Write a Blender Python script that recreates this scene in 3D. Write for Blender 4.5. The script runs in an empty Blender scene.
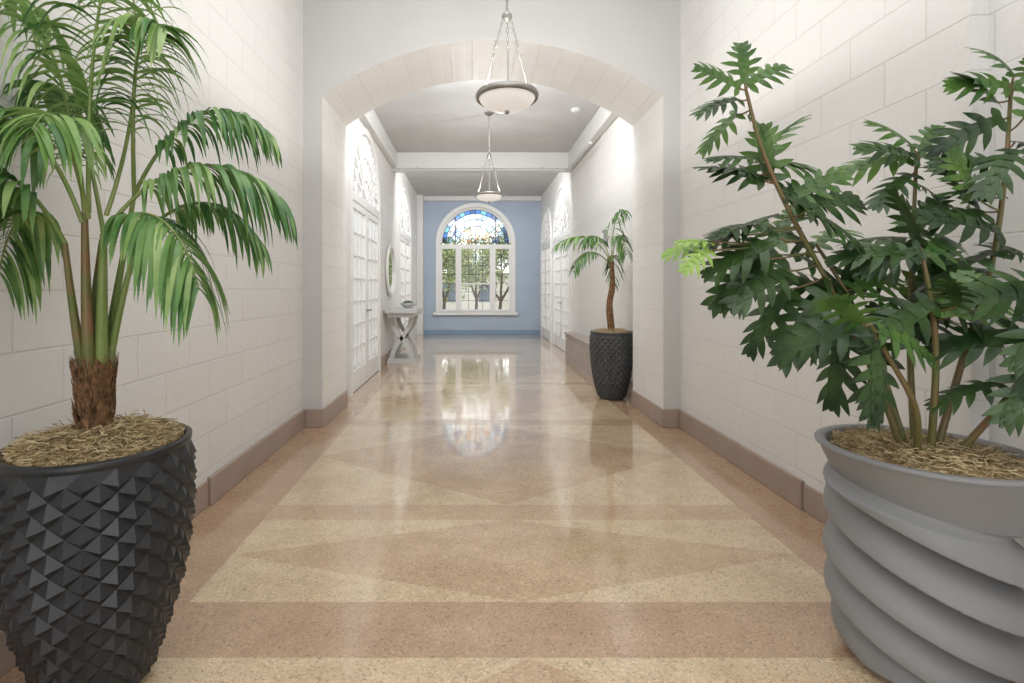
import bpy, bmesh, math, random
from mathutils import Vector, Matrix, noise
random.seed(7)
sc = bpy.context.scene
sc.view_settings.view_transform = 'Standard'
PI = math.pi

# ------------------------------------------------------------------ materials
def new_mat(name):
    m = bpy.data.materials.new(name); m.use_nodes = True
    nt = m.node_tree
    return m, nt, nt.nodes, nt.links, nt.nodes['Principled BSDF']

def simple(name, col, rough=0.5, metal=0.0, nscale=0, namt=0.15, bump=0.0, bscale=40, spec=0.5, emis=None, estr=0, trans=0):
    m, nt, N, L, b = new_mat(name)
    b.inputs['Base Color'].default_value = (*col, 1)
    b.inputs['Roughness'].default_value = rough
    b.inputs['Metallic'].default_value = metal
    b.inputs['Specular IOR Level'].default_value = spec
    tc = N.new('ShaderNodeTexCoord')
    if nscale:
        n = N.new('ShaderNodeTexNoise'); n.inputs['Scale'].default_value = nscale; n.inputs['Detail'].default_value = 4
        L.new(tc.outputs['Object'], n.inputs['Vector'])
        r = N.new('ShaderNodeValToRGB')
        r.color_ramp.elements[0].position = 0.3; r.color_ramp.elements[1].position = 0.7
        r.color_ramp.elements[0].color = (*[c*(1-namt) for c in col], 1)
        r.color_ramp.elements[1].color = (*[min(1, c*(1+namt)) for c in col], 1)
        L.new(n.outputs['Fac'], r.inputs['Fac']); L.new(r.outputs['Color'], b.inputs['Base Color'])
    if bump:
        n = N.new('ShaderNodeTexNoise'); n.inputs['Scale'].default_value = bscale; n.inputs['Detail'].default_value = 3
        L.new(tc.outputs['Object'], n.inputs['Vector'])
        bp = N.new('ShaderNodeBump'); bp.inputs['Strength'].default_value = bump; bp.inputs['Distance'].default_value = 0.01
        L.new(n.outputs['Fac'], bp.inputs['Height']); L.new(bp.outputs['Normal'], b.inputs['Normal'])
    if emis:
        b.inputs['Emission Color'].default_value = (*emis, 1); b.inputs['Emission Strength'].default_value = estr
    return m

def block_mat(name, axes, col=(0.76, 0.755, 0.74)):
    m, nt, N, L, b = new_mat(name)
    tc = N.new('ShaderNodeTexCoord'); sp = N.new('ShaderNodeSeparateXYZ'); cb = N.new('ShaderNodeCombineXYZ')
    L.new(tc.outputs['Object'], sp.inputs[0])
    L.new(sp.outputs[axes[0]], cb.inputs['X']); L.new(sp.outputs[axes[1]], cb.inputs['Y'])
    br = N.new('ShaderNodeTexBrick')
    br.inputs['Scale'].default_value = 1
    br.inputs['Brick Width'].default_value = 0.44; br.inputs['Row Height'].default_value = 0.215
    br.inputs['Mortar Size'].default_value = 0.005; br.inputs['Mortar Smooth'].default_value = 0.7
    br.inputs['Color1'].default_value = (*col, 1)
    br.inputs['Color2'].default_value = (*[c*0.97 for c in col], 1)
    br.inputs['Mortar'].default_value = (*[c*0.87 for c in col], 1)
    L.new(cb.outputs[0], br.inputs['Vector']); L.new(br.outputs['Color'], b.inputs['Base Color'])
    nz = N.new('ShaderNodeTexNoise'); nz.inputs['Scale'].default_value = 22; nz.inputs['Detail'].default_value = 5
    L.new(tc.outputs['Object'], nz.inputs['Vector'])
    mt = N.new('ShaderNodeMath'); mt.operation = 'MULTIPLY_ADD'
    L.new(br.outputs['Fac'], mt.inputs[0]); mt.inputs[1].default_value = -0.7; 
    m2 = N.new('ShaderNodeMath'); m2.operation = 'MULTIPLY'; m2.inputs[1].default_value = 0.9
    L.new(nz.outputs['Fac'], m2.inputs[0]); L.new(m2.outputs[0], mt.inputs[2])
    bp = N.new('ShaderNodeBump'); bp.inputs['Strength'].default_value = 0.4; bp.inputs['Distance'].default_value = 0.008
    L.new(mt.outputs[0], bp.inputs['Height']); L.new(bp.outputs['Normal'], b.inputs['Normal'])
    b.inputs['Roughness'].default_value = 0.4
    return m

def terrazzo(name, c, d):
    m, nt, N, L, b = new_mat(name)
    tc = N.new('ShaderNodeTexCoord')
    v = N.new('ShaderNodeTexVoronoi'); v.inputs['Scale'].default_value = 150
    L.new(tc.outputs['Object'], v.inputs['Vector'])
    sp = N.new('ShaderNodeSeparateColor'); L.new(v.outputs['Color'], sp.inputs[0])
    r = N.new('ShaderNodeValToRGB'); L.new(sp.outputs[0], r.inputs['Fac'])
    e = r.color_ramp.elements
    e[0].position = 0.0; e[0].color = (*[x*0.60 for x in c], 1)
    e[1].position = 1.0; e[1].color = (*[min(1, x*1.35) for x in c], 1)
    k = e.new(0.15); k.color = (*c, 1)
    k = e.new(0.75); k.color = (*[x*1.08 for x in c], 1)
    n = N.new('ShaderNodeTexNoise'); n.inputs['Scale'].default_value = 2.4; n.inputs['Detail'].default_value = 10; n.inputs['Roughness'].default_value = 0.78
    L.new(tc.outputs['Object'], n.inputs['Vector'])
    r2 = N.new('ShaderNodeValToRGB'); L.new(n.outputs['Fac'], r2.inputs['Fac'])
    r2.color_ramp.elements[0].position = 0.36; r2.color_ramp.elements[1].position = 0.62
    r2.color_ramp.elements[0].color = (*d, 1); r2.color_ramp.elements[1].color = (1, 1, 1, 1)
    mx = N.new('ShaderNodeMix'); mx.data_type = 'RGBA'; mx.blend_type = 'MULTIPLY'; mx.inputs[0].default_value = 1
    L.new(r.outputs['Color'], mx.inputs[6]); L.new(r2.outputs['Color'], mx.inputs[7])
    L.new(mx.outputs[2], b.inputs['Base Color'])
    rr = N.new('ShaderNodeMapRange'); L.new(n.outputs['Fac'], rr.inputs[0])
    rr.inputs[3].default_value = 0.13; rr.inputs[4].default_value = 0.28
    L.new(rr.outputs[0], b.inputs['Roughness'])
    b.inputs['Specular IOR Level'].default_value = 0.65
    b.inputs['Coat Weight'].default_value = 0.85; b.inputs['Coat Roughness'].default_value = 0.05; b.inputs['Coat IOR'].default_value = 1.52
    n3 = N.new('ShaderNodeTexNoise'); n3.inputs['Scale'].default_value = 8; n3.inputs['Detail'].default_value = 4
    L.new(tc.outputs['Object'], n3.inputs['Vector'])
    bp = N.new('ShaderNodeBump'); bp.inputs['Strength'].default_value = 0.045; bp.inputs['Distance'].default_value = 0.012
    L.new(n3.outputs['Fac'], bp.inputs['Height']); L.new(bp.outputs['Normal'], b.inputs['Coat Normal'])
    return m

def leaf_mat(name, c1, c2, scale=6, rough=0.38):
    m, nt, N, L, b = new_mat(name)
    tc = N.new('ShaderNodeTexCoord')
    n = N.new('ShaderNodeTexNoise'); n.inputs['Scale'].default_value = scale; n.inputs['Detail'].default_value = 3
    L.new(tc.outputs['Object'], n.inputs['Vector'])
    r = N.new('ShaderNodeValToRGB'); L.new(n.outputs['Fac'], r.inputs['Fac'])
    r.color_ramp.elements[0].position = 0.38; r.color_ramp.elements[1].position = 0.68
    r.color_ramp.elements[0].color = (*c1, 1); r.color_ramp.elements[1].color = (*c2, 1)
    L.new(r.outputs['Color'], b.inputs['Base Color'])
    b.inputs['Roughness'].default_value = rough
    tr = N.new('ShaderNodeBsdfTranslucent'); L.new(r.outputs['Color'], tr.inputs['Color'])
    ms = N.new('ShaderNodeMixShader'); ms.inputs[0].default_value = 0.2
    L.new(b.outputs[0], ms.inputs[1]); L.new(tr.outputs[0], ms.inputs[2])
    L.new(ms.outputs[0], N['Material Output'].inputs['Surface'])
    return m

def glass_mat(name, col, gl=0.05):
    m, nt, N, L, b = new_mat(name)
    t = N.new('ShaderNodeBsdfTransparent'); t.inputs['Color'].default_value = (*col, 1)
    g = N.new('ShaderNodeBsdfGlossy'); g.inputs['Roughness'].default_value = 0.1
    ms = N.new('ShaderNodeMixShader'); ms.inputs[0].default_value = gl
    L.new(t.outputs[0], ms.inputs[1]); L.new(g.outputs[0], ms.inputs[2])
    L.new(ms.outputs[0], N['Material Output'].inputs['Surface'])
    return m

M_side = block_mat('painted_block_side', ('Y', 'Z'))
M_soff_lit = block_mat('painted_block_soffit_lit', ('Y', 'X'), (0.90, 0.90, 0.895))  # light rising from the corridor is put into this paler block colour
M_jamb_lit = block_mat('painted_block_jamb_lit', ('Y', 'Z'), (0.83, 0.825, 0.81))  # paler copy of the wall blocks, brightness on the jambs put into colour
M_plaster = simple('grey_plaster', (0.55, 0.545, 0.535), 0.6, nscale=1.5, namt=0.03, bump=0.12, bscale=60)
M_ceil = simple('ceiling_paint', (0.57, 0.575, 0.58), 0.6, nscale=3, namt=0.05, bump=0.15, bscale=30)
M_beam = simple('beam_paint', (0.68, 0.68, 0.675), 0.5, nscale=3, namt=0.02, bump=0.08)
M_blue = simple('blue_paint', (0.40, 0.485, 0.60), 0.55, nscale=2, namt=0.04)
M_blue2 = simple('blue_paint_dark', (0.22, 0.32, 0.46), 0.5, nscale=2, namt=0.04)
M_base = simple('taupe_baseboard_paint', (0.37, 0.285, 0.235), 0.4, nscale=5, namt=0.06)
M_white = simple('white_trim_paint', (0.80, 0.80, 0.79), 0.35, nscale=4, namt=0.02)
M_fl_l = terrazzo('terrazzo_light', (0.66, 0.515, 0.345), (0.76, 0.72, 0.66))
M_fl_m = terrazzo('terrazzo_rose', (0.57, 0.41, 0.265), (0.76, 0.71, 0.66))
M_fl_d = terrazzo('terrazzo_border', (0.49, 0.335, 0.215), (0.78, 0.73, 0.68))
M_black = simple('black_ceramic', (0.018, 0.020, 0.023), 0.36, nscale=8, namt=0.2)
M_char = simple('charcoal_ceramic', (0.05, 0.052, 0.056), 0.4, nscale=8, namt=0.2)
M_greyp = simple('grey_stoneware', (0.26, 0.265, 0.27), 0.5, nscale=3, namt=0.05, bump=0.08, bscale=90)
M_moss = simple('dried_moss', (0.40, 0.29, 0.15), 0.9, nscale=60, namt=0.5, bump=0.8, bscale=120)
M_moss2 = simple('dried_moss_light', (0.62, 0.50, 0.30), 0.9, nscale=30, namt=0.3)
M_bark = simple('fibrous_bark', (0.22, 0.12, 0.055), 0.9, nscale=50, namt=0.6, bump=1.0, bscale=90)
M_sheath = leaf_mat('palm_sheath', (0.15, 0.20, 0.05), (0.33, 0.16, 0.09), 9)
M_stem = leaf_mat('palm_stem', (0.22, 0.33, 0.08), (0.34, 0.40, 0.15), 6)
M_palm = leaf_mat('palm_leaf', (0.055, 0.17, 0.045), (0.19, 0.35, 0.10), 7)
M_palm_l = leaf_mat('palm_leaf_light', (0.17, 0.33, 0.08), (0.38, 0.52, 0.20), 7)
M_phil = leaf_mat('philodendron_leaf', (0.018, 0.048, 0.013), (0.06, 0.13, 0.03), 8, 0.3)
M_phil_m = leaf_mat('philodendron_leaf_mid', (0.05, 0.13, 0.028), (0.14, 0.26, 0.055), 8, 0.3)
M_phil_l = leaf_mat('philodendron_leaf_young', (0.22, 0.42, 0.06), (0.40, 0.58, 0.15), 8)
M_pstem = leaf_mat('philodendron_stem', (0.17, 0.19, 0.06), (0.30, 0.17, 0.09), 9)
M_metal = simple('brushed_nickel', (0.33, 0.32, 0.30), 0.35, metal=0.9)
M_bowl = simple('alabaster_glass', (0.82, 0.80, 0.76), 0.3, nscale=9, namt=0.06, emis=(1, 0.97, 0.92), estr=0.35)
M_pane_glow = simple('frosted_pane_glow', (0.60, 0.62, 0.63), 0.2, emis=(0.97, 0.98, 1.0), estr=0.17)  # emission stands in for daylight behind the panes; the wall there is solid
M_mirror = simple('mirror_silver', (0.85, 0.87, 0.88), 0.03, metal=1.0)
M_table = simple('grey_lacquer', (0.55, 0.56, 0.56), 0.4, nscale=4, namt=0.04)
M_cover = simple('radiator_cover_paint', (0.44, 0.38, 0.34), 0.45, nscale=5, namt=0.06)
M_lead = simple('lead_came', (0.05, 0.05, 0.055), 0.5)
G_clear = glass_mat('clear_glass', (0.97, 0.98, 0.98))
G_cols = [glass_mat('stained_glass_%d' % i, c) for i, c in enumerate([
    (0.05, 0.14, 0.36), (0.25, 0.42, 0.55), (0.50, 0.27, 0.12), (0.66, 0.62, 0.52), (0.12, 0.32, 0.36), (0.52, 0.62, 0.70), (0.04, 0.08, 0.20)])]

# ------------------------------------------------------------------ mesh builder
class MB:
    def __init__(s): s.v = []; s.f = []; s.m = []
    def face(s, pts, mat=0):
        b = len(s.v); s.v += [Vector(p) for p in pts]; s.f.append(tuple(range(b, b+len(pts)))); s.m.append(mat)
    def grid(s, rows, mat=0, closed=False):
        b = len(s.v); n = len(rows[0])
        for r in rows: s.v += [Vector(p) for p in r]
        for j in range(len(rows)-1):
            for i in range(n if closed else n-1):
                i2 = (i+1) % n
                s.f.append((b+j*n+i, b+j*n+i2, b+(j+1)*n+i2, b+(j+1)*n+i)); s.m.append(mat)
    def hexa(s, p, mat=0):
        b = len(s.v); s.v += [Vector(q) for q in p]
        for f in ((0,1,2,3),(7,6,5,4),(0,4,5,1),(1,5,6,2),(2,6,7,3),(3,7,4,0)):
            s.f.append(tuple(b+i for i in f)); s.m.append(mat)
    def box(s, x0, x1, y0, y1, z0, z1, mat=0, M=None):
        p = [(x0,y0,z0),(x1,y0,z0),(x1,y1,z0),(x0,y1,z0),(x0,y0,z1),(x1,y0,z1),(x1,y1,z1),(x0,y1,z1)]
        if M: p = [M(*q) for q in p]
        s.hexa(p, mat)
    def tube(s, pts, rad, sides=8, mat=0, cap=True):
        pts = [Vector(p) for p in pts]
        if not isinstance(rad, (list, tuple)): rad = [rad]*len(pts)
        rows = []; prev = None
        for i, p in enumerate(pts):
            t = (pts[min(i+1, len(pts)-1)] - pts[max(i-1, 0)]).normalized()
            if prev is None:
                a = Vector((0,0,1)) if abs(t.z) < 0.9 else Vector((1,0,0))
                n = t.cross(a).normalized()
            else:
                n = (prev - t*prev.dot(t)).normalized()
            prev = n; bn = t.cross(n)
            rows.append([p + (n*math.cos(2*PI*k/sides) + bn*math.sin(2*PI*k/sides))*rad[i] for k in range(sides)])
        s.grid(rows, mat, True)
        if cap:
            s.face(rows[0], mat); s.face(rows[-1], mat)
    def revolve(s, prof, c, seg=48, mat=0):
        rows = [[(c[0]+r*math.cos(2*PI*k/seg), c[1]+r*math.sin(2*PI*k/seg), c[2]+z) for k in range(seg)] for r, z in prof]
        s.grid(rows, mat, True)
    def build(s, name, mats, smooth=False, parent=None, recalc=True, bevel=0):
        me = bpy.data.meshes.new(name); me.from_pydata([tuple(v) for v in s.v], [], s.f)
        for m in mats: me.materials.append(m)
        for i, p in enumerate(me.polygons):
            p.material_index = s.m[i]; p.use_smooth = smooth
        if recalc:
            bm = bmesh.new(); bm.from_mesh(me)
            bmesh.ops.recalc_face_normals(bm, faces=bm.faces); bm.to_mesh(me); bm.free()
        me.update()
        o = bpy.data.objects.new(name, me); sc.collection.objects.link(o)
        if parent: o.parent = parent
        if bevel:
            bv = o.modifiers.new('bevel', 'BEVEL'); bv.width = bevel; bv.segments = 2; bv.limit_method = 'ANGLE'
        return o

def empty(name, loc=(0, 0, 0)):
    o = bpy.data.objects.new(name, None); sc.collection.objects.link(o); return o

def bez(p, n):
    p = [Vector(q) for q in p]; out = []
    for i in range(n+1):
        t = i/n
        if len(p) == 4:
            out.append(p[0]*(1-t)**3 + p[1]*3*t*(1-t)**2 + p[2]*3*t*t*(1-t) + p[3]*t**3)
        else:
            out.append(p[0]*(1-t)**2 + p[1]*2*t*(1-t) + p[2]*t*t)
    return out

def catmull(p, n=6):
    p = [Vector(q) for q in p]; q = [p[0]*2-p[1]] + p + [p[-1]*2-p[-2]]; out = []
    for i in range(1, len(q)-2):
        for k in range(n):
            t = k/n
            a, b, c, d = q[i-1], q[i], q[i+1], q[i+2]
            out.append(0.5*((2*b) + (c-a)*t + (2*a-5*b+4*c-d)*t*t + (3*b-a-3*c+d)*t**3))
    out.append(p[-1]); return out

# ------------------------------------------------------------------ room dimensions
XL, XR = -1.58, 1.95        # lobby walls
JL, JR = -1.40, 1.79        # arch jambs
CL, CR = -1.50, 1.92        # corridor walls
YA0, YA1 = 4.79, 5.70       # arch wall
YF = 14.3                   # far wall
ZC, ZL = 3.85, 4.6          # ceilings
YB = -3.5

def slab(name, x0, x1, y0, y1, z0, z1, mat, bevel=0):
    m = MB(); m.box(x0, x1, y0, y1, z0, z1); return m.build(name, [mat], bevel=bevel)

# floor
f = MB()
def rect(x0, x1, y0, y1, mat): f.face([(x0,y0,0),(x1,y0,0),(x1,y1,0),(x0,y1,0)], mat)
PX0, PX1 = -1.17, 1.58
def panel(y0, y1):
    xm, ym = (PX0+PX1)/2, (y0+y1)/2
    A,B,C,D = (PX0,y0,0),(PX1,y0,0),(PX1,y1,0),(PX0,y1,0)
    s_,e_,n_,w_ = (xm,y0,0),(PX1,ym,0),(xm,y1,0),(PX0,ym,0)
    f.face([s_,e_,n_,w_], 1)
    for t in ((A,s_,w_),(B,e_,s_),(C,n_,e_),(D,w_,n_)): f.face(t, 0)
edges = [(-3.5,-1.9),(-1.6,-0.1),(0.15,1.8),(2.12,2.87),(3.07,4.85),(5.06,6.9),(7.1,8.95),(9.15,11.0),(11.2,13.0),(13.2,14.3)]
for i, (a, b_) in enumerate(edges):
    panel(a, b_)
    if i+1 < len(edges): rect(PX0, PX1, b_, edges[i+1][0], 2 if i == 2 else 1)
rect(-2.3, PX0, YB, YF+0.3, 2); rect(PX1, 2.6, YB, YF+0.3, 2)
f.build('floor', [M_fl_l, M_fl_m, M_fl_d], recalc=False)

# arch-opening wall
def arch_wall(name, x0, x1, z1, ox0, ox1, spring, rise, y0, y1, mats, sill=0.0, seg=40):
    m = MB(); hw = (ox1-ox0)/2; xc = (ox0+ox1)/2
    R = (hw*hw + rise*rise)/(2*rise)
    arc = []
    for i in range(seg+1):
        x = ox0 + (ox1-ox0)*(0.5-0.5*math.cos(PI*i/seg))
        arc.append((x, spring + math.sqrt(max(0, R*R-(x-xc)**2)) - (R-rise)))
    for y in (y0, y1):
        mt = 0 if y == y0 else 0
        m.face([(x0,y,0),(ox0,y,0),(ox0,y,spring),(ox0,y,z1),(x0,y,z1)], mt)
        m.face([(ox1,y,0),(x1,y,0),(x1,y,z1),(ox1,y,z1),(ox1,y,spring)], mt)
        for i in range(seg):
            (xa,za),(xb,zb) = arc[i], arc[i+1]
            m.face([(xa,y,za),(xb,y,zb),(xb,y,z1),(xa,y,z1)], mt)
        if sill: m.face([(ox0,y,0),(ox1,y,0),(ox1,y,sill),(ox0,y,sill)], mt)
    m.face([(ox0,y0,sill),(ox0,y1,sill),(ox0,y1,spring),(ox0,y0,spring)], 1)
    m.face([(ox1,y0,sill),(ox1,y1,sill),(ox1,y1,spring),(ox1,y0,spring)], 1)
    m.grid([[(x,y0,z) for x,z in arc],[(x,y1,z) for x,z in arc]], 2)
    if sill: m.face([(ox0,y0,sill),(ox1,y0,sill),(ox1,y1,sill),(ox0,y1,sill)], 1)
    m.face([(x0,y0,0),(x0,y1,0),(x0,y1,z1),(x0,y0,z1)], 1); m.face([(x1,y0,0),(x1,y1,0),(x1,y1,z1),(x1,y0,z1)], 1)
    return m.build(name, mats, recalc=False)

arch_wall('wall_arch', XL-0.15, XR+0.15, ZL, JL, JR, 3.10, 0.52, YA0, YA1, [M_plaster, M_jamb_lit, M_soff_lit])
XC = 0.10; WR = 1.02
arch_wall('wall_far', CL-0.15, CR+0.15, ZC+0.1, XC-WR, XC+WR, 2.56, WR, YF, YF+0.25, [M_blue, M_blue, M_blue], sill=0.62)

# lobby walls (with shallow recess nearer the entrance)
slab('wall_left', XL-0.2, XL, YB, YA0, 0, ZL, M_side)
slab('wall_right', XR, XR+0.25, 2.0, YA0, 0, ZL, M_side)
slab('wall_right_entry', XR+0.07, XR+0.25, YB, 2.0, 0, ZL, M_side)
slab('wall_corridor_left', CL-0.2, CL, YA1, YF, 0, ZC+0.1, M_side)
slab('wall_corridor_right', CR, CR+0.2, YA1, YF, 0, ZC+0.1, M_side)
arch_wall('wall_back', XL-0.2, XR+0.25, ZL, -1.3, 1.7, 3.0, 0.6, YB-0.2, YB, [M_plaster, M_side, M_soff_lit])
slab('ceiling', XL-0.2, XR+0.25, YB, YA0, ZL, ZL+0.1, M_ceil)
slab('ceiling_corridor', CL-0.2, CR+0.2, YA1, YF, ZC, ZC+0.1, M_ceil)
# beams
slab('trim_1', CL, CR, 9.6, 9.95, 3.54, ZC, M_beam, 0.01)
slab('trim_2', CL, CL+0.10, YA1, 9.6, 3.56, ZC, M_beam, 0.01)
slab('trim_3', CR-0.12, CR, YA1, 9.6, 3.56, ZC, M_beam, 0.01)
slab('trim_4', CL, CL+0.16, YF-0.35, YF, 0, ZC, M_beam, 0.01)
slab('trim_5', CL+0.16, CR, YF-0.12, YF, 3.72, ZC, M_beam, 0.01)

# baseboards
BH = 0.17
def bb(name, *a, mat=M_base): slab(name, *a, mat, 0.006)
bb('baseboard_left', XL, XL+0.025, 3.05, YA0, 0, BH)
bb('baseboard_left_entry', XL, XL+0.012, YB, 3.05, 0, BH*0.92)
bb('baseboard_right', XR-0.025, XR, 3.0, YA0, 0, BH)
bb('baseboard_right_entry', XR-0.012, XR+0.09, YB, 3.0, 0, BH*0.92)
bb('baseboard_arch_left', XL+0.025, JL+0.02, YA0-0.025, YA0, 0, BH)
bb('baseboard_arch_right', JR-0.02, XR-0.025, YA0-0.025, YA0, 0, BH)
bb('baseboard_jamb_left', JL, JL+0.02, YA0, YA1, 0, BH)
bb('baseboard_jamb_right', JR-0.02, JR, YA0, YA1, 0, BH)
bb('baseboard_corridor_left', CL, CL+0.02, 8.25, 10.15, 0, BH)
bb('baseboard_corridor_right', CR-0.02, CR, YA1, 7.05, 0, BH)
bb('baseboard_far', CL+0.16, CR, YF-0.02, YF, 0, 0.13, mat=M_blue2)

# radiator cover low along right corridor wall
m = MB(); cr = CR-0.004
m.box(cr-0.20, cr, 7.1, 9.4, 0, 0.46); m.box(cr-0.22, cr, 7.08, 9.42, 0.46, 0.49)
for k in range(22): m.box(cr-0.208, cr-0.20, 7.2+k*0.1, 7.25+k*0.1, 0.08, 0.40)
m.build('radiator_cover', [M_cover])

# ------------------------------------------------------------------ arched doors
def arc_band(m, M, r0, r1, zc, w0, w1, mat=0, seg=28, a0=0, a1=PI):
    for i in range(seg):
        a, b_ = a0+(a1-a0)*i/seg, a0+(a1-a0)*(i+1)/seg
        P = lambda r, t, w: M(r*math.cos(t), w, zc + r*math.sin(t))
        m.hexa([P(r0,a,w0),P(r1,a,w0),P(r1,b_,w0),P(r0,b_,w0),P(r0,a,w1),P(r1,a,w1),P(r1,b_,w1),P(r0,b_,w1)], mat)
def bar(m, M, u0, z0, u1, z1, t, w0, w1, mat=0):
    d = Vector((u1-u0, z1-z0)).normalized(); n = Vector((-d.y, d.x))*t/2
    c = [(u0+n.x,z0+n.y),(u1+n.x,z1+n.y),(u1-n.x,z1-n.y),(u0-n.x,z0-n.y)]
    m.hexa([M(a, w0, b_) for a, b_ in c]+[M(a, w1, b_) for a, b_ in c], mat)

def arched_door(name, M, W, spring):
    m = MB(); H = W/2
    for s in (-1, 1):
        m.box(min(s*(H-0.0), s*(H-0.09)), max(s*(H-0.0), s*(H-0.09)), 0, 0.05, 0, spring, 0, M)
    arc_band(m, M, H-0.09, H, spring, 0, 0.05)
    m.face([M(-H+0.09,0.008,0.3),M(H-0.09,0.008,0.3),M(H-0.09,0.008,spring),M(-H+0.09,0.008,spring)], 1)
    m.face([M((H-0.09)*math.cos(PI*i/24),0.008,spring+(H-0.09)*math.sin(PI*i/24)) for i in range(25)], 1)
    m.box(-H+0.09, H-0.09, 0, 0.045, spring-0.11, spring, 0, M)
    top = spring-0.11
    for s in (-1, 1):
        a, b_ = (0.004, H-0.09) if s > 0 else (-H+0.09, -0.004)
        m.box(a, a+0.085, 0, 0.035, 0.01, top, 0, M); m.box(b_-0.085, b_, 0, 0.035, 0.01, top, 0, M)
        m.box(a, b_, 0, 0.034, 0.01, 0.26, 0, M); m.box(a, b_, 0, 0.034, top-0.09, top, 0, M)
        for k in range(1, 3):
            u = a+0.085 + (b_-a-0.17)*k/3; m.box(u-0.011, u+0.011, 0, 0.026, 0.26, top-0.09, 0, M)
        for k in range(1, 7):
            z = 0.26+(top-0.35)*k/7; m.box(a+0.085, b_-0.085, 0, 0.025, z-0.011, z+0.011, 0, M)
        u = 0.05*s
        m.box(u-0.008, u+0.008, 0.035, 0.075, 0.98, 1.0, 2, M)
        m.box(min(u, u+0.1*s), max(u, u+0.1*s), 0.065, 0.08, 0.98, 1.0, 2, M)
    R = H-0.09
    for r in (0.33*R, 0.66*R): arc_band(m, M, r-0.012, r+0.012, spring, 0, 0.028)
    for k in range(1, 10):
        a = PI*k/10; r0 = 0.33*R if k % 2 else 0.0
        bar(m, M, r0*math.cos(a), spring+r0*math.sin(a), R*math.cos(a), spring+R*math.sin(a), 0.02, 0, 0.027)
    for k in range(10):
        a0, a1 = PI*k/10, PI*(k+1)/10; am = (a0+a1)/2
        for a in (a0, a1):
            bar(m, M, 0.66*R*math.cos(a), spring+0.66*R*math.sin(a), R*math.cos(am), spring+R*math.sin(am), 0.014, 0, 0.024)
    return m.build(name, [M_white, M_pane_glow, M_metal], recalc=True)

ML = lambda yc: (lambda u, w, z: (CL+0.001+w, yc+u, z))
MR = lambda yc: (lambda u, w, z: (CR-0.001-w, yc+u, z))
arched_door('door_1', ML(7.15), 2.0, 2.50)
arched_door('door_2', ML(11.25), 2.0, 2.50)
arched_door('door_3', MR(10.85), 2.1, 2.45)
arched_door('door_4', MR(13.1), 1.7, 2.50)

# ------------------------------------------------------------------ far stained glass window
MW = lambda u, w, z: (XC+u, YF-w, z)
m = MB(); sp_, s0 = 2.56, 0.62
arc_band(m, MW, WR-0.02, WR+0.09, sp_, -0.02, 0.05, 0, 40)
for s in (-1, 1): m.box(min(s*(WR-.02), s*(WR+.09)), max(s*(WR-.02), s*(WR+.09)), -0.02, 0.05, s0, sp_, 0, MW)
m.box(-WR-0.16, WR+0.16, -0.1, 0.10, s0-0.07, s0, 0, MW)
m.box(-WR, WR, -0.16, -0.06, sp_-0.16, sp_-0.04, 0, MW)
m.box(-WR, WR, -0.16, -0.06, s0, s0+0.08, 0, MW)
arc_band(m, MW, WR-0.08, WR, sp_, -0.16, -0.06, 0, 40)
for a, b_ in ((-WR, -WR+0.08), (-0.56, -0.40), (0.40, 0.56), (WR-0.08, WR)):
    m.box(a, b_, -0.17, -0.05, s0, sp_-0.04, 0, MW)
m.box(-0.40, 0.40, -0.14, -0.08, 1.40, 1.44, 0, MW)
lights = [(-WR+0.08, -0.56), (-0.40, 0.40), (0.56, WR-0.08)]
for a, b_ in lights:
    m.face([MW(a,-0.11,s0+0.08), MW(b_,-0.11,s0+0.08), MW(b_,-0.11,sp_-0.16), MW(a,-0.11,sp_-0.16)], 1)
for k in range(1, 4): m.box(-0.40+0.2*k-0.006, -0.40+0.2*k+0.006, -0.125, -0.095, s0+0.08, sp_-0.16, 2, MW)
for a, b_ in lights:
    for k in range(1, 7):
        z = s0+0.08+k*0.245; m.box(a, b_, -0.122, -0.1, z-0.006, z+0.006, 2, MW)
R = WR-0.08
rings = [0, 0.26, 0.5, 0.72, 0.88, 1.0]; divs = [6, 8, 10, 14, 18]
for ri in range(5):
    r0, r1 = rings[ri]*R, rings[ri+1]*R; n = divs[ri]
    for k in range(n):
        a0, a1 = PI*k/n, PI*(k+1)/n
        if ri == 4: g = [0, 6, 0, 4][k % 4]
        elif ri == 3: g = [5, 1, 3, 5][k % 4]
        elif ri == 2: g = [0, 3, 1, 5][(k*3) % 4]
        elif ri == 1: g = [3, 2, 5, 3][k % 4]
        else: g = [5, 3, 2][k % 3]
        q = 4
        pts = [MW(r0*math.cos(a0+(a1-a0)*j/q), -0.11, sp_+r0*math.sin(a0+(a1-a0)*j/q)) for j in range(q+1)] if r0 > 0 else [MW(0,-0.11,sp_)]
        pts += [MW(r1*math.cos(a1-(a1-a0)*j/q), -0.11, sp_+r1*math.sin(a1-(a1-a0)*j/q)) for j in range(q+1)]
        m.face(pts, 3+g)
        bar(m, MW, r0*math.cos(a0), sp_+r0*math.sin(a0), r1*math.cos(a0), sp_+r1*math.sin(a0), 0.014, -0.12, -0.1, 2)
    arc_band(m, MW, r1-0.008, r1+0.008, sp_, -0.12, -0.1, 2, 30)
m.box(-0.58, -0.555, -0.125, -0.09, sp_-0.04, sp_+0.73, 2, MW)
m.box(0.555, 0.58, -0.125, -0.09, sp_-0.04, sp_+0.73, 2, MW)
m.build('window_1', [M_white, G_clear, M_lead] + G_cols)

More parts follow.
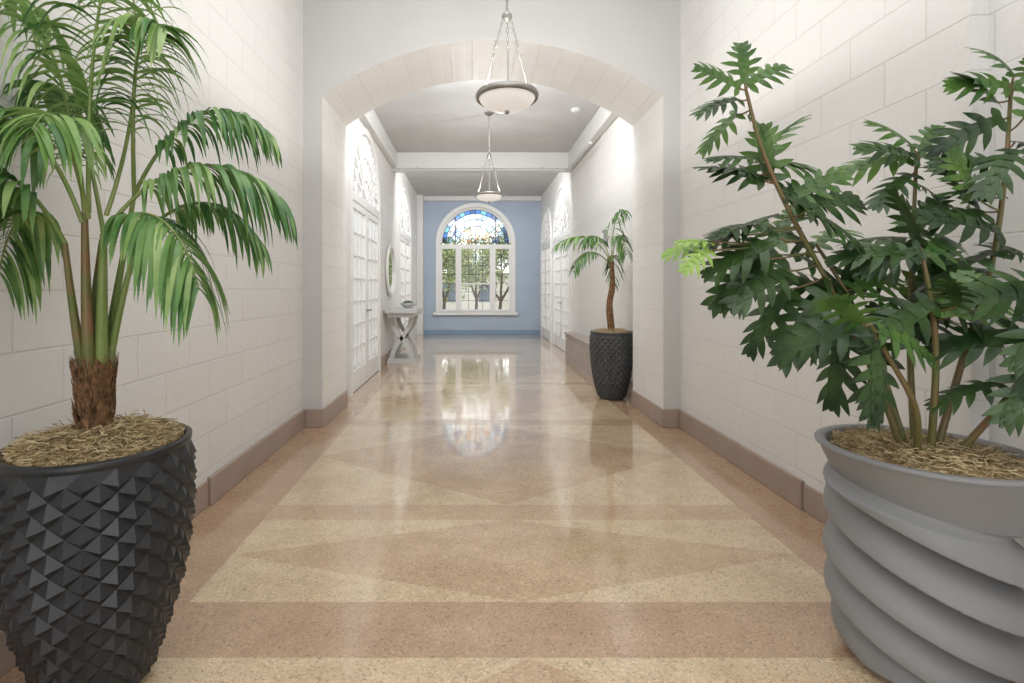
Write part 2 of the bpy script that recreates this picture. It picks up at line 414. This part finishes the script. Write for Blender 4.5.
# exterior
slab('exterior_ground', -14, 14, YF+0.3, 40, -0.4, -0.3, simple('lawn', (0.16, 0.2, 0.08), 0.9, nscale=3, namt=0.5))
mt = MB()
def branch(p, d, L, r, lvl):
    q = p + d*L; mid = (p+q)/2 + Vector((random.uniform(-1,1), random.uniform(-1,1), 0))*L*0.07
    mt.tube([p, mid, q], [r, r*0.85, r*0.65], 5, 0, False)
    if lvl == 0:
        for _ in range(14):
            c = q + Vector([random.gauss(0, 0.24) for _ in range(3)])
            a = Vector([random.gauss(0,1) for _ in range(3)]).normalized(); b2 = a.orthogonal().normalized(); s = random.uniform(.04,.085)
            mt.face([c-a*s, c+b2*s*.5, c+a*s, c-b2*s*.5], random.choice((1,2)))
        return
    for _ in range(3):
        nd = (d + Vector([random.gauss(0, 0.5) for _ in range(3)])).normalized()
        branch(q, nd, L*random.uniform(.62,.85), r*0.6, lvl-1)
for x, y in ((-1.0, 18.5), (1.1, 19.5), (0.2, 22)):
    branch(Vector((x, y, -0.3)), Vector((0,0,1)), 1.1, 0.09, 5)
mt.build('tree', [simple('tree_bark', (0.09,0.065,0.05),0.9), simple('tree_leaf_a', (0.10,0.16,0.04),0.7), simple('tree_leaf_b', (0.25,0.27,0.08),0.7)], recalc=False)
m = MB(); m.box(-9, 9, 30, 34, -0.3, 2.0); m.box(-9.3, 9.3, 29.8, 34.2, 2.0, 2.2)
for k in range(8): m.box(-8+k*2.1, -7+k*2.1, 29.97, 30, 0.5, 1.6, 1)
m.build('neighbouring_building', [simple('pale_render', (0.5,0.47,0.42),0.8), simple('dark_glazing', (0.1,0.12,0.15),0.2)])

# ------------------------------------------------------------------ pendants
def pendant(name, x, y, zr, ztop, hub, power):
    R = 0.205; m = MB(); D = 0.10
    prof = [(0.001, -D)] + [(R*0.93*math.sin(a), -D*math.cos(a)) for a in [PI/2*k/10 for k in range(1, 11)]]
    m.revolve(prof, (x, y, zr), 40, 1)
    m.revolve([(R*0.90,-0.016),(R*1.0,-0.024),(R*1.04,0.0),(R*1.0,0.018),(R*0.9,0.02),(R*0.86,0.006),(R*0.90,-0.016)], (x,y,zr), 40, 0)
    m.revolve([(0.001,0.0),(R*0.9,0.0)], (x,y,zr), 40, 1)
    m.revolve([(0.001,-D-.025),(0.012,-D-.02),(0.016,-D-.007),(0.01,-D+.003),(0.001,-D+.005)], (x,y,zr), 12, 0)
    for k in range(3):
        a = 2*PI*k/3+0.5
        p0 = Vector((x+R*0.95*math.cos(a), y+R*0.95*math.sin(a), zr+0.01)); p1 = Vector((x+0.03*math.cos(a), y+0.03*math.sin(a), hub))
        m.tube([p0, p0.lerp(p1, 0.45)], 0.005, 6)
        L = (p1-p0).length*0.55; n = max(4, int(L/0.035))
        for j in range(n):
            c = p0.lerp(p1, 0.45+0.55*(j+0.5)/n); t = (p1-p0).normalized(); s = t.cross(Vector((0,0,1))).normalized()
            if j % 2: s = t.cross(s)
            h = L/n*0.62
            ring = [c + t*h*math.cos(q*PI/4)+s*0.008*math.sin(q*PI/4) for q in range(9)]
            m.tube(ring, 0.0025, 4, 0, False)
    m.revolve([(0.001,-0.03),(0.02,-0.02),(0.036,0),(0.03,0.02),(0.012,0.035),(0.008,0.06),(0.001,0.062)], (x,y,hub), 20, 0)
    m.tube([(x,y,hub+0.05),(x,y,ztop)], 0.007, 8)
    for j in range(3):
        if hub+0.12+j*0.3 < ztop-0.05: m.revolve([(0.007,-0.015),(0.014,0),(0.007,0.015)], (x,y,hub+0.12+j*0.3), 12, 0)
    m.revolve([(0.001,-0.045),(0.03,-0.04),(0.055,-0.02),(0.065,0)], (x,y,ztop), 24, 0)
    m.build(name, [M_metal, M_bowl], smooth=True)
    l = bpy.data.lights.new(name+'_bulb', 'POINT'); l.energy = power; l.shadow_soft_size = 0.02; l.color = (1.0, 0.98, 0.96)
    o = bpy.data.objects.new(name+'_bulb', l); o.location = (x, y, zr+0.035); sc.collection.objects.link(o)
pendant('pendant_lamp', 0.235, 3.44, 2.59, ZL, 3.12, 50)
pendant('pendant_lamp.001', 0.25, 7.46, 2.66, ZC, 3.22, 28)

# smoke detector + pipe
m = MB(); m.revolve([(0.001,-0.05),(0.05,-0.045),(0.07,-0.02),(0.075,0)], (1.48,7.3,ZC), 24); m.build('smoke_detector', [M_table], smooth=True)
m = MB(); m.tube([(CR-0.16,7.6,3.46),(CR-0.16,9.45,3.46)], 0.025, 10); m.tube([(CL+0.0,9.55,3.50),(CR-0.14,9.55,3.50)], 0.022, 10)
m.tube([(CR-0.16,9.45,3.46),(CR-0.16,9.55,3.50)], 0.028, 10)
for x in (-1.0, 0.2, 1.3): m.box(x-.01, x+.01, 9.53, 9.6, 3.49, 3.56)
m.build('sprinkler_pipe', [M_table], smooth=True)
m = MB(); m.box(CR-0.05, CR, 7.25, 7.37, 1.95, 2.13, 0); m.box(CR-0.08, CR-0.05, 7.28, 7.34, 1.98, 2.08, 1)
m.build('fire_alarm_strobe', [simple('alarm_grey', (0.3,0.3,0.31),0.4), M_white], bevel=0.006)

# mirror on left wall
m = MB(); my, mz = 9.30, 1.62
rows = []
for k in range(48):
    a = 2*PI*k/48; rows.append([(CL+0.03+0.028*math.cos(q), my+(0.44+0.045*math.sin(q))*math.cos(a), mz+(0.44+0.045*math.sin(q))*math.sin(a)) for q in [2*PI*j/10 for j in range(11)]])
rows.append(rows[0]); m.grid(rows, 0)
m.face([(CL+0.02, my+0.43*math.cos(2*PI*k/48), mz+0.43*math.sin(2*PI*k/48)) for k in range(48)], 1)
m.build('round_wall_mirror', [M_white, M_mirror])

# console table
emp = empty('console_table')
m = MB(); m.box(CL+0.03, -0.93, 8.6, 9.95, 0.87, 0.94); m.box(CL+0.06, -0.99, 8.66, 9.90, 0.80, 0.87)
m.build('table_top', [M_table], parent=emp, bevel=0.008)
m = MB()
for yy in (8.85, 9.55):
    w = 0.08
    for flip in (0, 1):
        pts = []
        for i in range(15):
            t = i/14; xx = -0.32+0.34*(math.cos(PI*t))*0.5 * (1 if flip else -1)
            pts.append((-0.88+xx-0.02, yy, 0.06+0.74*t))
        rows = [[(p[0]-0.04, p[1], p[2]),(p[0]+0.04, p[1], p[2]),(p[0]+0.04, p[1]+w, p[2]),(p[0]-0.04, p[1]+w, p[2])] for p in pts]
        m.grid(rows, 0, True)
    m.box(CL+0.04, -0.95, yy-0.04, yy+w+0.04, 0, 0.07)
m.build('pedestal_legs', [M_table], parent=emp)
m = MB(); m.revolve([(0.001,0),(0.06,0),(0.065,0.01),(0.12,0.05),(0.15,0.09),(0.14,0.09),(0.1,0.05),(0.001,0.03)], (-1.15,9.2,0.94), 28)
m.revolve([(0.001,0.14),(0.06,0.13),(0.10,0.10),(0.12,0.06)], (-1.15,9.2,0.94), 20, 1)
m.build('decorative_bowl', [M_table, simple('succulents', (0.12,0.16,0.1),0.8,nscale=40,namt=0.6,bump=1)], smooth=True)

# ------------------------------------------------------------------ planters
def lerp_prof(prof, z):
    for (z0, r0), (z1, r1) in zip(prof, prof[1:]):
        if z <= z1:
            t = (z-z0)/(z1-z0)
            return r0+(r1-r0)*t
    return prof[-1][1]
def smooth_prof(prof, z, w=0.06):
    return sum(lerp_prof(prof, min(max(z+k*w/2, prof[0][0]), prof[-1][0])) for k in (-2,-1,0,1,2))/5

def moss(m, c, R, zb, h, mats=(1, 2), n=420):
    rows = []
    for j in range(13):
        r = R*j/12; rows.append([])
        for k in range(40):
            a = 2*PI*k/40; x, y = r*math.cos(a), r*math.sin(a)
            z = h*(1-(r/R)**2)+0.02*noise.noise(Vector((x*14+c[0], y*14, 0.3)))
            rows[-1].append((c[0]+x, c[1]+y, zb+z))
    m.grid(rows, mats[0], True)
    for _ in range(n):
        a = random.uniform(0, 2*PI); r = R*math.sqrt(random.random())*0.98
        x, y = r*math.cos(a), r*math.sin(a)
        p = Vector((c[0]+x, c[1]+y, zb+h*(1-(r/R)**2)+random.uniform(0.0, 0.018)))
        d = random.uniform(0, 2*PI); pts = [p]
        for k in range(6):
            d += random.uniform(-0.9, 0.9); q = pts[-1] + Vector((math.cos(d), math.sin(d), random.uniform(-0.5, 0.5)))*0.013
            rr = math.hypot(q.x-c[0], q.y-c[1])
            if rr > R: q = pts[-1] + Vector((c[0]-q.x, c[1]-q.y, 0))*0.05
            pts.append(q)
        m.tube(pts, 0.0017, 3, random.choice(mats), False)

def scale_pot(name, c, H, prof, N, Mr, apex, mats):
    emp = empty(name); m = MB()
    zs = [0.02+(H-0.045)*j/Mr for j in range(Mr+1)]
    def V(j, i):
        a = 2*PI*(i+0.5*(j % 2))/N; r = smooth_prof(prof, zs[j])
        return Vector((c[0]+r*math.cos(a), c[1]+r*math.sin(a), zs[j]))
    def VA(j, af, z, dr):
        a = 2*PI*af/N; r = smooth_prof(prof, z)+dr
        return Vector((c[0]+r*math.cos(a), c[1]+r*math.sin(a), z))
    for j in range(Mr+1):
        for i in range(N):
            off = 0.5*(j % 2); l = V(j, i); r = V(j, i+1)
            am = i+off+0.5
            k = (i if j % 2 == 0 else i+1)
            t = V(j+1, k) if j < Mr else None; b_ = V(j-1, k) if j > 0 else None
            dz = zs[1]-zs[0]
            ap = VA(j, am, max(zs[j]-dz*0.40, 0.012) if b_ is not None else zs[j]+dz*0.1, apex if (t and b_) else 0.0)
            if t and b_:
                m.face([l, ap, t]); m.face([ap, r, t]); m.face([l, b_, ap]); m.face([b_, r, ap])
            elif t: m.face([l, r, t])
            else: m.face([l, b_, r])
    m.build('scaled_body', [mats], parent=emp, bevel=0.0025)
    m = MB(); rt = prof[-1][1]; rb = prof[0][1]
    m.revolve([(0.001,0.0),(rb*0.96,0.0),(rb,0.02),(rb*0.9,0.03)], (c[0],c[1],0), 48)
    m.revolve([(rt-0.01,H-0.03),(rt+0.006,H-0.024),(rt+0.008,H-0.004),(rt+0.002,H),(rt-0.010,H),(rt-0.014,H-0.006),(rt-0.02,H-0.1)], (c[0],c[1],0), 64)
    m.build('rim', [mats], smooth=True, parent=emp)
    m = MB(); moss(m, c, rt-0.015, H-0.022, 0.06 if rt > .25 else .04, (0, 1), 1500 if rt > .25 else 200)
    m.build('moss', [M_moss, M_moss2], parent=emp, recalc=False)
    return emp

PLc = (-1.22, 1.68); PRc = (1.56, 1.76); PMc = (1.648, 6.05)
scale_pot('black_scale_planter', PLc, 0.80, [(0,0.13),(0.15,0.185),(0.35,0.242),(0.58,0.266),(0.80,0.258)], 20, 21, 0.018, M_black)
scale_pot('charcoal_scale_planter', PMc, 0.79, [(0,0.14),(0.15,0.19),(0.35,0.225),(0.6,0.245),(0.79,0.24)], 22, 20, 0.015, M_char)

# swirl planter
emp = empty('grey_swirl_planter'); m = MB(); H = 0.75
rows = []; NR, NS = 340, 220
for j in range(NR+1):
    z = 0.0+(H-0.012)*j/NR; row = []
    for k in range(NS):
        a = 2*PI*k/NS
        R0 = smooth_prof([(0,0.165),(0.10,0.215),(0.3,0.236),(0.52,0.226),(0.63,0.262),(0.75,0.318)], z, 0.05)
        t = z/0.14 + 2*a/(2*PI) - 0.45*math.sin(a-0.9) + 0.1
        fr = t - math.floor(t)
        bul = (1-(fr)**2.0) if fr > 0.045 else (fr/0.045)
        edge = 0.60 + 0.05*math.cos(a-2.43)
        fade = min(1, max(0, (edge - z)/0.03)) * min(1, z/0.04+0.2)
        r = R0 + (0.10*(bul-0.38))*fade
        row.append((PRc[0]+r*math.cos(a), PRc[1]+r*math.sin(a), z))
    rows.append(row)
m.grid(rows, 0, True)
m.revolve([(0.318,H-0.012),(0.320,H-0.004),(0.314,H),(0.290,H),(0.284,H-0.008),(0.262,H-0.12)], (PRc[0],PRc[1],0), 96)
m.face([(PRc[0]+0.155*math.cos(2*PI*k/40), PRc[1]+0.155*math.sin(2*PI*k/40), 0.001) for k in range(40)])
m.build('swirl_body', [M_greyp], smooth=True, parent=emp)
m = MB(); moss(m, PRc, 0.275, H-0.04, 0.045, (0, 1), 1500)
m.build('moss', [M_moss, M_moss2], parent=emp, recalc=False)

# ------------------------------------------------------------------ palms
UP = Vector((0,0,1))
def leaflet(m, p, d, L, w, droop, mat):
    d = d.normalized(); side = d.cross(UP)
    if side.length < 0.1: side = Vector((1,0,0))
    side.normalize()
    tw = random.uniform(-0.5, 0.5); side = (side*math.cos(tw) + d.cross(side)*math.sin(tw)).normalized()
    rows = []; n = 7
    for i in range(n+1):
        t = i/n; c = p + d*L*t*(1-0.25*droop*t) + Vector((0,0,-1))*droop*L*0.6*t*t
        ww = w*(math.sin(PI*min(1, 0.10+t*0.9))**0.7 if i < n else 0.02)
        rows.append([c-side*ww, c-Vector((0,0,ww*0.35)), c+side*ww])
    m.grid(rows, mat)
def frond(m, ctrl, n=30, L=0.24, w=0.0092, droop=0.8, mat=0, smat=2, start=0.25, rr=0.006, fwd=0.55):
    pts = bez(ctrl, 40)
    m.tube(pts, [rr*(1-0.8*i/40)+0.0012 for i in range(41)], 6, smat, False)
    for i in range(n):
        t = start+(1-start)*(i+0.5)/n; k = min(39, int(t*40)); p = pts[k].lerp(pts[k+1], t*40-k); T = (pts[k+1]-pts[k]).normalized()
        s = T.cross(UP)
        if s.length < 0.25: s = T.cross(Vector((0.3,-1,0)))
        s.normalize(); u = s.cross(T)
        q = (i+0.5)/n; LL = L*(0.55+0.75*math.sin(PI*min(1, q*0.85+0.12)))*random.uniform(0.86, 1.12)*0.8
        for sg in (-1, 1):
            ff = fwd+q*0.5
            d = s*sg*1.0 + T*ff + u*0.12 + Vector([random.gauss(0, 0.09) for _ in range(3)])
            leaflet(m, p, d, LL, w*random.uniform(.85,1.15), droop*random.uniform(.75,1.25), mat if random.random() < 0.8 else 1-mat)

emp = empty('areca_palm')
def PL(u, v, w=0.0): return (PLc[0]+(u-100)/305, PLc[1]+w, 1.3+(288-v)/305)
m = MB()
tr = [PL(97, 428), PL(96, 410), PL(95, 392), PL(95, 375), PL(97, 355)]
tr[0] = (tr[0][0], tr[0][1], 0.80)
m.tube(catmull(tr, 4), [0.052,0.05,0.046,0.044,0.043,0.043,0.045,0.047,0.050,0.053,0.054,0.053,0.052,0.048,0.044,0.038,0.03], 18, 0)
for _ in range(300):
    a = random.uniform(0, 2*PI); z = random.uniform(0.84, 1.03); r = 0.044+0.008*max(0, (z-0.93)/0.1)
    b0 = Vector((tr[2][0], tr[2][1], z)) + Vector((math.cos(a), math.sin(a), 0))*r
    m.tube([b0, b0+Vector((math.cos(a)*0.010, math.sin(a)*0.010, 0.03)), b0+Vector((math.cos(a+.2)*0.016-0.003, math.sin(a+.2)*0.014, random.uniform(0.04,0.075)))], [0.003,0.0022,0.0008], 3, 0, False)
m.build('trunk', [M_bark], smooth=True, parent=emp)
m = MB()
base = Vector(PL(96, 372))
def stem(ctrl, r0, r1, mat=0):
    p = bez(ctrl, 14); m.tube(p, [r0+(r1-r0)*i/14 for i in range(15)], 8, mat)
stem([base+Vector((-.02,0,-.03)), PL(88,320,.02), PL(98,240,.02)], 0.024, 0.010, 0)
stem([base+Vector((.015,0,-.03)), PL(106,320,-.02), PL(110,235,-.03)], 0.023, 0.010, 1)
stem([base+Vector((.02,0.02,-.02)), PL(105,330,.04), PL(128,235,.05)], 0.016, 0.007, 1)
stem([base+Vector((-.02,-0.02,-.02)), PL(84,330,-.04), PL(84,245,-.08)], 0.017, 0.008, 0)
stem([base+Vector((0,-0.03,-.02)), PL(97,300,-.05), PL(96,215,-.05)], 0.020, 0.009, 0)
stem([base+Vector((0,0.03,-.02)), PL(100,300,.07), PL(114,190,.1)], 0.016, 0.007, 1)
m.build('stems', [M_sheath, M_stem], smooth=True, parent=emp)
m = MB()
F = lambda *a, **k: frond(m, *a, **k)
F([PL(110,235,-.03), PL(150,165,0), PL(215,130,.05), PL(275,200,.10)], n=36, L=.25, droop=1.35)
F([PL(108,255,-.03), PL(145,195,-.10), PL(205,210,-.15), PL(228,290,-.18)], n=34, L=.24, droop=1.4)
F([PL(114,190,.1), PL(140,120,.12), PL(190,60,.15), PL(245,115,.2)], n=32, L=.22, droop=1.25)
F([PL(100,215,-.05), PL(105,110,-.08), PL(115,0,-.1), PL(150,-50,-.12)], n=34, L=.34, w=.011, droop=1.1, mat=1)
F([PL(96,215,-.05), PL(85,100,-.05), PL(55,0,-.05), PL(5,-15,-.05)], n=32, L=.29, w=.011, droop=1.25, mat=1)
F([PL(96,225,-.06), PL(72,120,-.12), PL(30,90,-.2), PL(-2,175,-.28)], n=34, L=.27, w=.011, droop=1.4)
F([PL(84,245,-.08), PL(68,180,-.16), PL(38,150,-.24), PL(8,235,-.32)], n=34, L=.29, w=.011, droop=1.4)
F([PL(84,245,-.08), PL(62,205,-.08), PL(30,195,-.06), PL(4,275,-.02)], n=28, L=.24, droop=1.4)
F([PL(114,190,.1), PL(130,80,.0), PL(145,10,-.05), PL(185,45,-.1)], n=30, L=.26, droop=1.25, mat=1)
F([PL(100,240,.02), PL(75,120,.05), PL(40,50,.1), PL(3,80,.15)], n=30, L=.26, droop=1.2)
F([PL(128,235,.05), PL(155,190,.15), PL(190,170,.2), PL(222,235,.3)], n=26, L=.2, droop=1.4)
F([PL(106,215,0), PL(112,100,.15), PL(105,-20,.2), PL(80,-90,.2)], n=28, L=.32, droop=1.0, mat=1)
F([PL(100,220,-.05), PL(118,160,-.2), PL(130,120,-.3), PL(142,170,-.42)], n=26, L=.2, droop=1.3, mat=1)
for p in m.v:
    if p.x < -1.555: p.x = -1.555 - (p.x+1.555)*0.1
m.build('fronds', [M_palm, M_palm_l, M_stem], smooth=True, parent=emp, recalc=False)

# corridor palm
emp = empty('date_palm')
def PM(u, v, w=0.0): return (PMc[0]+(u-613)/84, PMc[1]+w, 1.3+(288-v)/84)
m = MB(); m.tube(catmull([(PMc[0],PMc[1],0.79), PM(611,305), PM(614,285), PM(613,262)], 5), [0.042]*5+[0.036]*6+[0.028]*5, 12, 0)
m.build('trunk', [M_bark], smooth=True, parent=emp)
m = MB()
for c, L in (([PM(613,266), PM(605,240), PM(583,228), PM(558,245,-.05)], .28), ([PM(613,266), PM(598,248), PM(582,246,-.1), PM(572,272,-.2)], .20),
          ([PM(613,266), PM(613,232), PM(616,210,-.03), PM(623,212,-.1)], .26), ([PM(613,266), PM(616,236), PM(620,224,-.1), PM(623,256,-.2)], .24),
          ([PM(613,266), PM(615,250), PM(618,250,.1), PM(620,284,.2)], .2), ([PM(613,266), PM(610,240,.1), PM(602,226,.2), PM(592,240,.35)], .2)):
    frond(m, c, n=18, L=L, w=0.011, droop=1.2, start=0.3)
for p in m.v:
    if p.x > 1.90: p.x = 1.90 - (p.x-1.90)*0.15
    if p.y < 5.72 and p.x > 1.77: p.x = 1.77
m.build('fronds', [M_palm, M_palm_l, M_stem], smooth=True, parent=emp, recalc=False)

# ------------------------------------------------------------------ philodendron
emp = empty('split_leaf_philodendron')
def PR(u, v, w=0.0): return Vector((PRc[0]+(u-926)/292, PRc[1]+w, 1.3+(288-v)/292))
stems = [
    [PR(905,440), PR(878,375,.02), PR(838,290,.03), PR(795,215,.02), PR(762,150,0), PR(742,90,-.02)],
    [PR(915,440,.03), PR(895,360,.08), PR(870,290,.12), PR(845,240,.15)],
    [PR(935,440,0), PR(960,350,-.02), PR(985,270,-.02), PR(1005,180,0), PR(1018,80,.02)],
    [PR(925,445,.04), PR(935,350,.10), PR(950,250,.15), PR(955,140,.15)],
    [PR(905,442,-.05), PR(885,400,-.12), PR(850,350,-.16), PR(825,320,-.2)],
    [PR(940,445,-.04), PR(965,390,-.14), PR(985,330,-.2), PR(1000,290,-.22)],
    [PR(920,445,-.04), PR(915,360,-.08), PR(905,300,-.1), PR(895,250,-.1)],
]
m = MB(); samples = []
for s in stems:
    s[0].z = 0.72
    p = catmull(s, 6); n = len(p)
    m.tube(p, [0.0115*(1-0.55*i/n) for i in range(n)], 8, 0); samples += p[8:]
m2 = MB()
def lobed_leaf(base, d, nrm, L, mat):
    d = d.normalized(); s = d.cross(nrm).normalized(); n = s.cross(d).normalized()
    curl = random.uniform(0.2, 0.7)
    def pt(a, b_):
        x = a*L; y = b_*L
        q = base + d*(x*(1-0.12*curl*a)) + s*y*0.9 - n*(curl*L*0.35*a*a + 0.9*abs(y)*abs(b_) - 0.10*abs(y))
        q.z -= 0.12*L*(a*a + 0.8*b_*b_)
        return q
    K = 6
    rows = []
    for i in range(9):
        a = i/8; w = 0.115*math.sin(PI*min(1, 0.12+a*0.86))**0.6+0.004
        rows.append([pt(a, -w), pt(a, 0)-n*0.003, pt(a, w)])
    m2.grid(rows, mat)
    for i in range(K):
        a0 = 0.04+0.78*i/(K-1)
        ll = (0.28, 0.38, 0.42, 0.40, 0.33, 0.23)[i]*random.uniform(0.85, 1.12)
        ang = math.radians((106, 84, 68, 57, 47, 39)[i]+random.uniform(-6, 6))
        for sg in (-1, 1):
            rows = []
            for j in range(7):
                t = j/6
                ca = a0 + math.cos(ang)*ll*t + 0.12*ll*t*t; cb = math.sin(ang)*ll*t
                w = (0.068, 0.060, 0.057, 0.060, 0.054, 0.032, 0.002)[j]
                px, py = -math.sin(ang)*w, math.cos(ang)*w
                rows.append([pt(ca-px, sg*(cb-py)), pt(ca, sg*cb)-n*0.002, pt(ca+px, sg*(cb+py))])
            m2.grid(rows, mat)
specs = [ (740,92,155,54,-.02,1),(742,88,40,52,.0,1),(741,90,100,50,-.02,1),(745,106,215,48,.03,1),(748,110,-30,44,.03,1),(742,98,185,50,.0,0),
 (765,160,170,56,0,0),(770,165,20,58,.03,1),(790,205,12,80,0,0),(792,210,-18,74,-.05,0),(790,200,40,62,.04,1),(780,188,5,62,.02,0),(775,180,150,60,.03,0),
 (775,215,190,72,-.05,0),(770,240,205,76,-.08,0),(760,225,178,66,0,0),(735,235,190,48,-.05,0),(702,250,200,40,-.08,2),(706,245,165,36,-.08,2),(704,246,182,44,-.06,2),(790,250,215,86,.05,0),(805,250,-25,78,.08,0),(800,240,60,58,.12,1),
 (790,270,190,78,.0,0),(800,285,240,76,.05,0),(765,255,230,66,-.02,0),
 (825,290,235,80,-.02,0),(845,250,140,70,.15,0),(845,245,40,66,.16,1),(840,320,250,80,-.05,0),(825,320,200,78,-.2,0),(825,330,255,68,-.22,0),(820,322,150,66,-.2,1),(850,335,265,68,-.12,0),
 (860,300,140,84,.1,0),(870,290,20,72,.1,1),(895,250,110,66,-.1,0),(895,255,170,76,-.1,0),(900,260,40,76,-.1,1),(905,300,200,80,-.12,0),(905,300,-20,78,-.12,0),
 (952,145,175,74,.15,1),(955,138,130,62,.15,1),(956,150,60,52,.15,1),(952,162,205,62,.15,0),(955,175,-10,55,.15,0),(952,150,155,70,.12,0),(1014,86,160,60,0,1),(1017,80,105,60,0,1),(1015,92,60,54,.02,1),(1008,115,200,66,0,0),(1008,140,-10,56,0,0),(1005,165,165,62,0,0),(1012,100,130,62,.05,0),(1006,150,215,64,-.04,0),(1010,125,60,58,-.04,1),
 (965,240,172,90,.1,0),(955,235,205,84,.1,0),(990,235,150,88,-.05,0),(985,250,210,80,-.05,0),(990,250,20,66,0,0),(995,290,170,88,-.2,0),(1000,290,120,74,-.22,1),(1000,295,230,78,-.22,0),(1000,295,20,56,-.2,0),(985,215,175,80,-.02,0),(1000,200,130,72,.02,0),
 (985,330,180,82,-.2,0),(980,345,225,70,-.2,0),(985,340,-30,70,-.2,0),(965,375,185,60,-.14,0),(970,370,-10,76,-.14,0),(975,360,-50,72,-.18,1),(940,350,130,76,0,0),(930,340,60,72,.1,0),
 (870,340,180,74,.05,0),(925,330,10,78,.1,0),(950,300,80,72,.15,1),(975,200,110,62,.0,1),(1000,385,-30,66,-.1,0),(995,360,10,70,-.15,0)]
def add_leaf(u, v, ang, L, w, mt):
    b_ = PR(u, v, w); a = math.radians(ang+random.uniform(-8, 8)); dy = random.uniform(-0.5, 0.4)
    d = Vector((math.cos(a), dy, math.sin(a)))
    nrm = Vector((random.uniform(-.7,.7), -0.6+random.uniform(-.5,.5), 0.8+random.uniform(-.4,.4)))
    st = min(samples, key=lambda q: (q-b_).length + max(0, q.z-b_.z)*0.6)
    b2 = b_ + d*0.02
    m.tube(bez([st, (st+b2)/2+Vector((0,0,-0.012)), b2], 6), 0.0032, 5, 0, False)
    lobed_leaf(b2, d, nrm, L/292*0.99, mt)
for s in specs: add_leaf(*s)
for _ in range(30):
    q = random.choice([x for x in samples if 1.14 < x.z < 1.75])
    u = 926+(q.x-PRc[0])*292; v = 288-(q.z-1.3)*292
    add_leaf(u, v, random.uniform(-20, 200), random.uniform(48, 72), (q.y-PRc[1])+random.uniform(-.1,.1), random.choice((0,0,1)))
for p in m2.v:
    if p.x > 1.92: p.x = 1.92 - (p.x-1.92)*0.15
m.build('stems', [M_pstem], smooth=True, parent=emp)
m2.build('leaves', [M_phil, M_phil_m, M_phil_l], smooth=True, parent=emp, recalc=False)

# ------------------------------------------------------------------ lights
w = bpy.data.worlds.new('World'); sc.world = w; w.use_nodes = True
bg = w.node_tree.nodes['Background']; bg.inputs[0].default_value = (0.96, 0.975, 1.0, 1); bg.inputs[1].default_value = 2.7
def area(name, loc, rot, sx, sy, e, col=(1, 1, 1)):
    l = bpy.data.lights.new(name, 'AREA'); l.shape = 'RECTANGLE'; l.size = sx; l.size_y = sy; l.energy = e; l.color = col
    o = bpy.data.objects.new(name, l); o.location = loc; o.rotation_euler = rot; sc.collection.objects.link(o)
area('lobby_fill', (0.2, 1.0, 4.55), (0, 0, 0), 3.0, 5.5, 105, (1.0, 0.99, 0.98))  # added fill overhead, out of view, with no fixture
area('corridor_fill', (0.2, YA1+0.03, 3.72), (math.radians(52), 0, 0), 2.2, 0.15, 75, (1.0, 0.99, 0.98))  # added fill on the unseen back of the arch wall, no fixture
area('corridor_fill.001', (0.2, 9.98, 3.68), (math.radians(55), 0, 0), 2.2, 0.15, 75, (1.0, 0.99, 0.98))  # second added fill, hidden behind the cross beam

# ------------------------------------------------------------------ camera
cam = bpy.data.cameras.new('camera'); cam.lens = 18; cam.sensor_width = 36
cam.shift_x = 40/1024; cam.shift_y = -53.5/1024; cam.clip_start = 0.05
co = bpy.data.objects.new('camera', cam); co.location = (0, 0, 1.3); co.rotation_euler = (PI/2, 0, 0)
sc.collection.objects.link(co); sc.camera = co
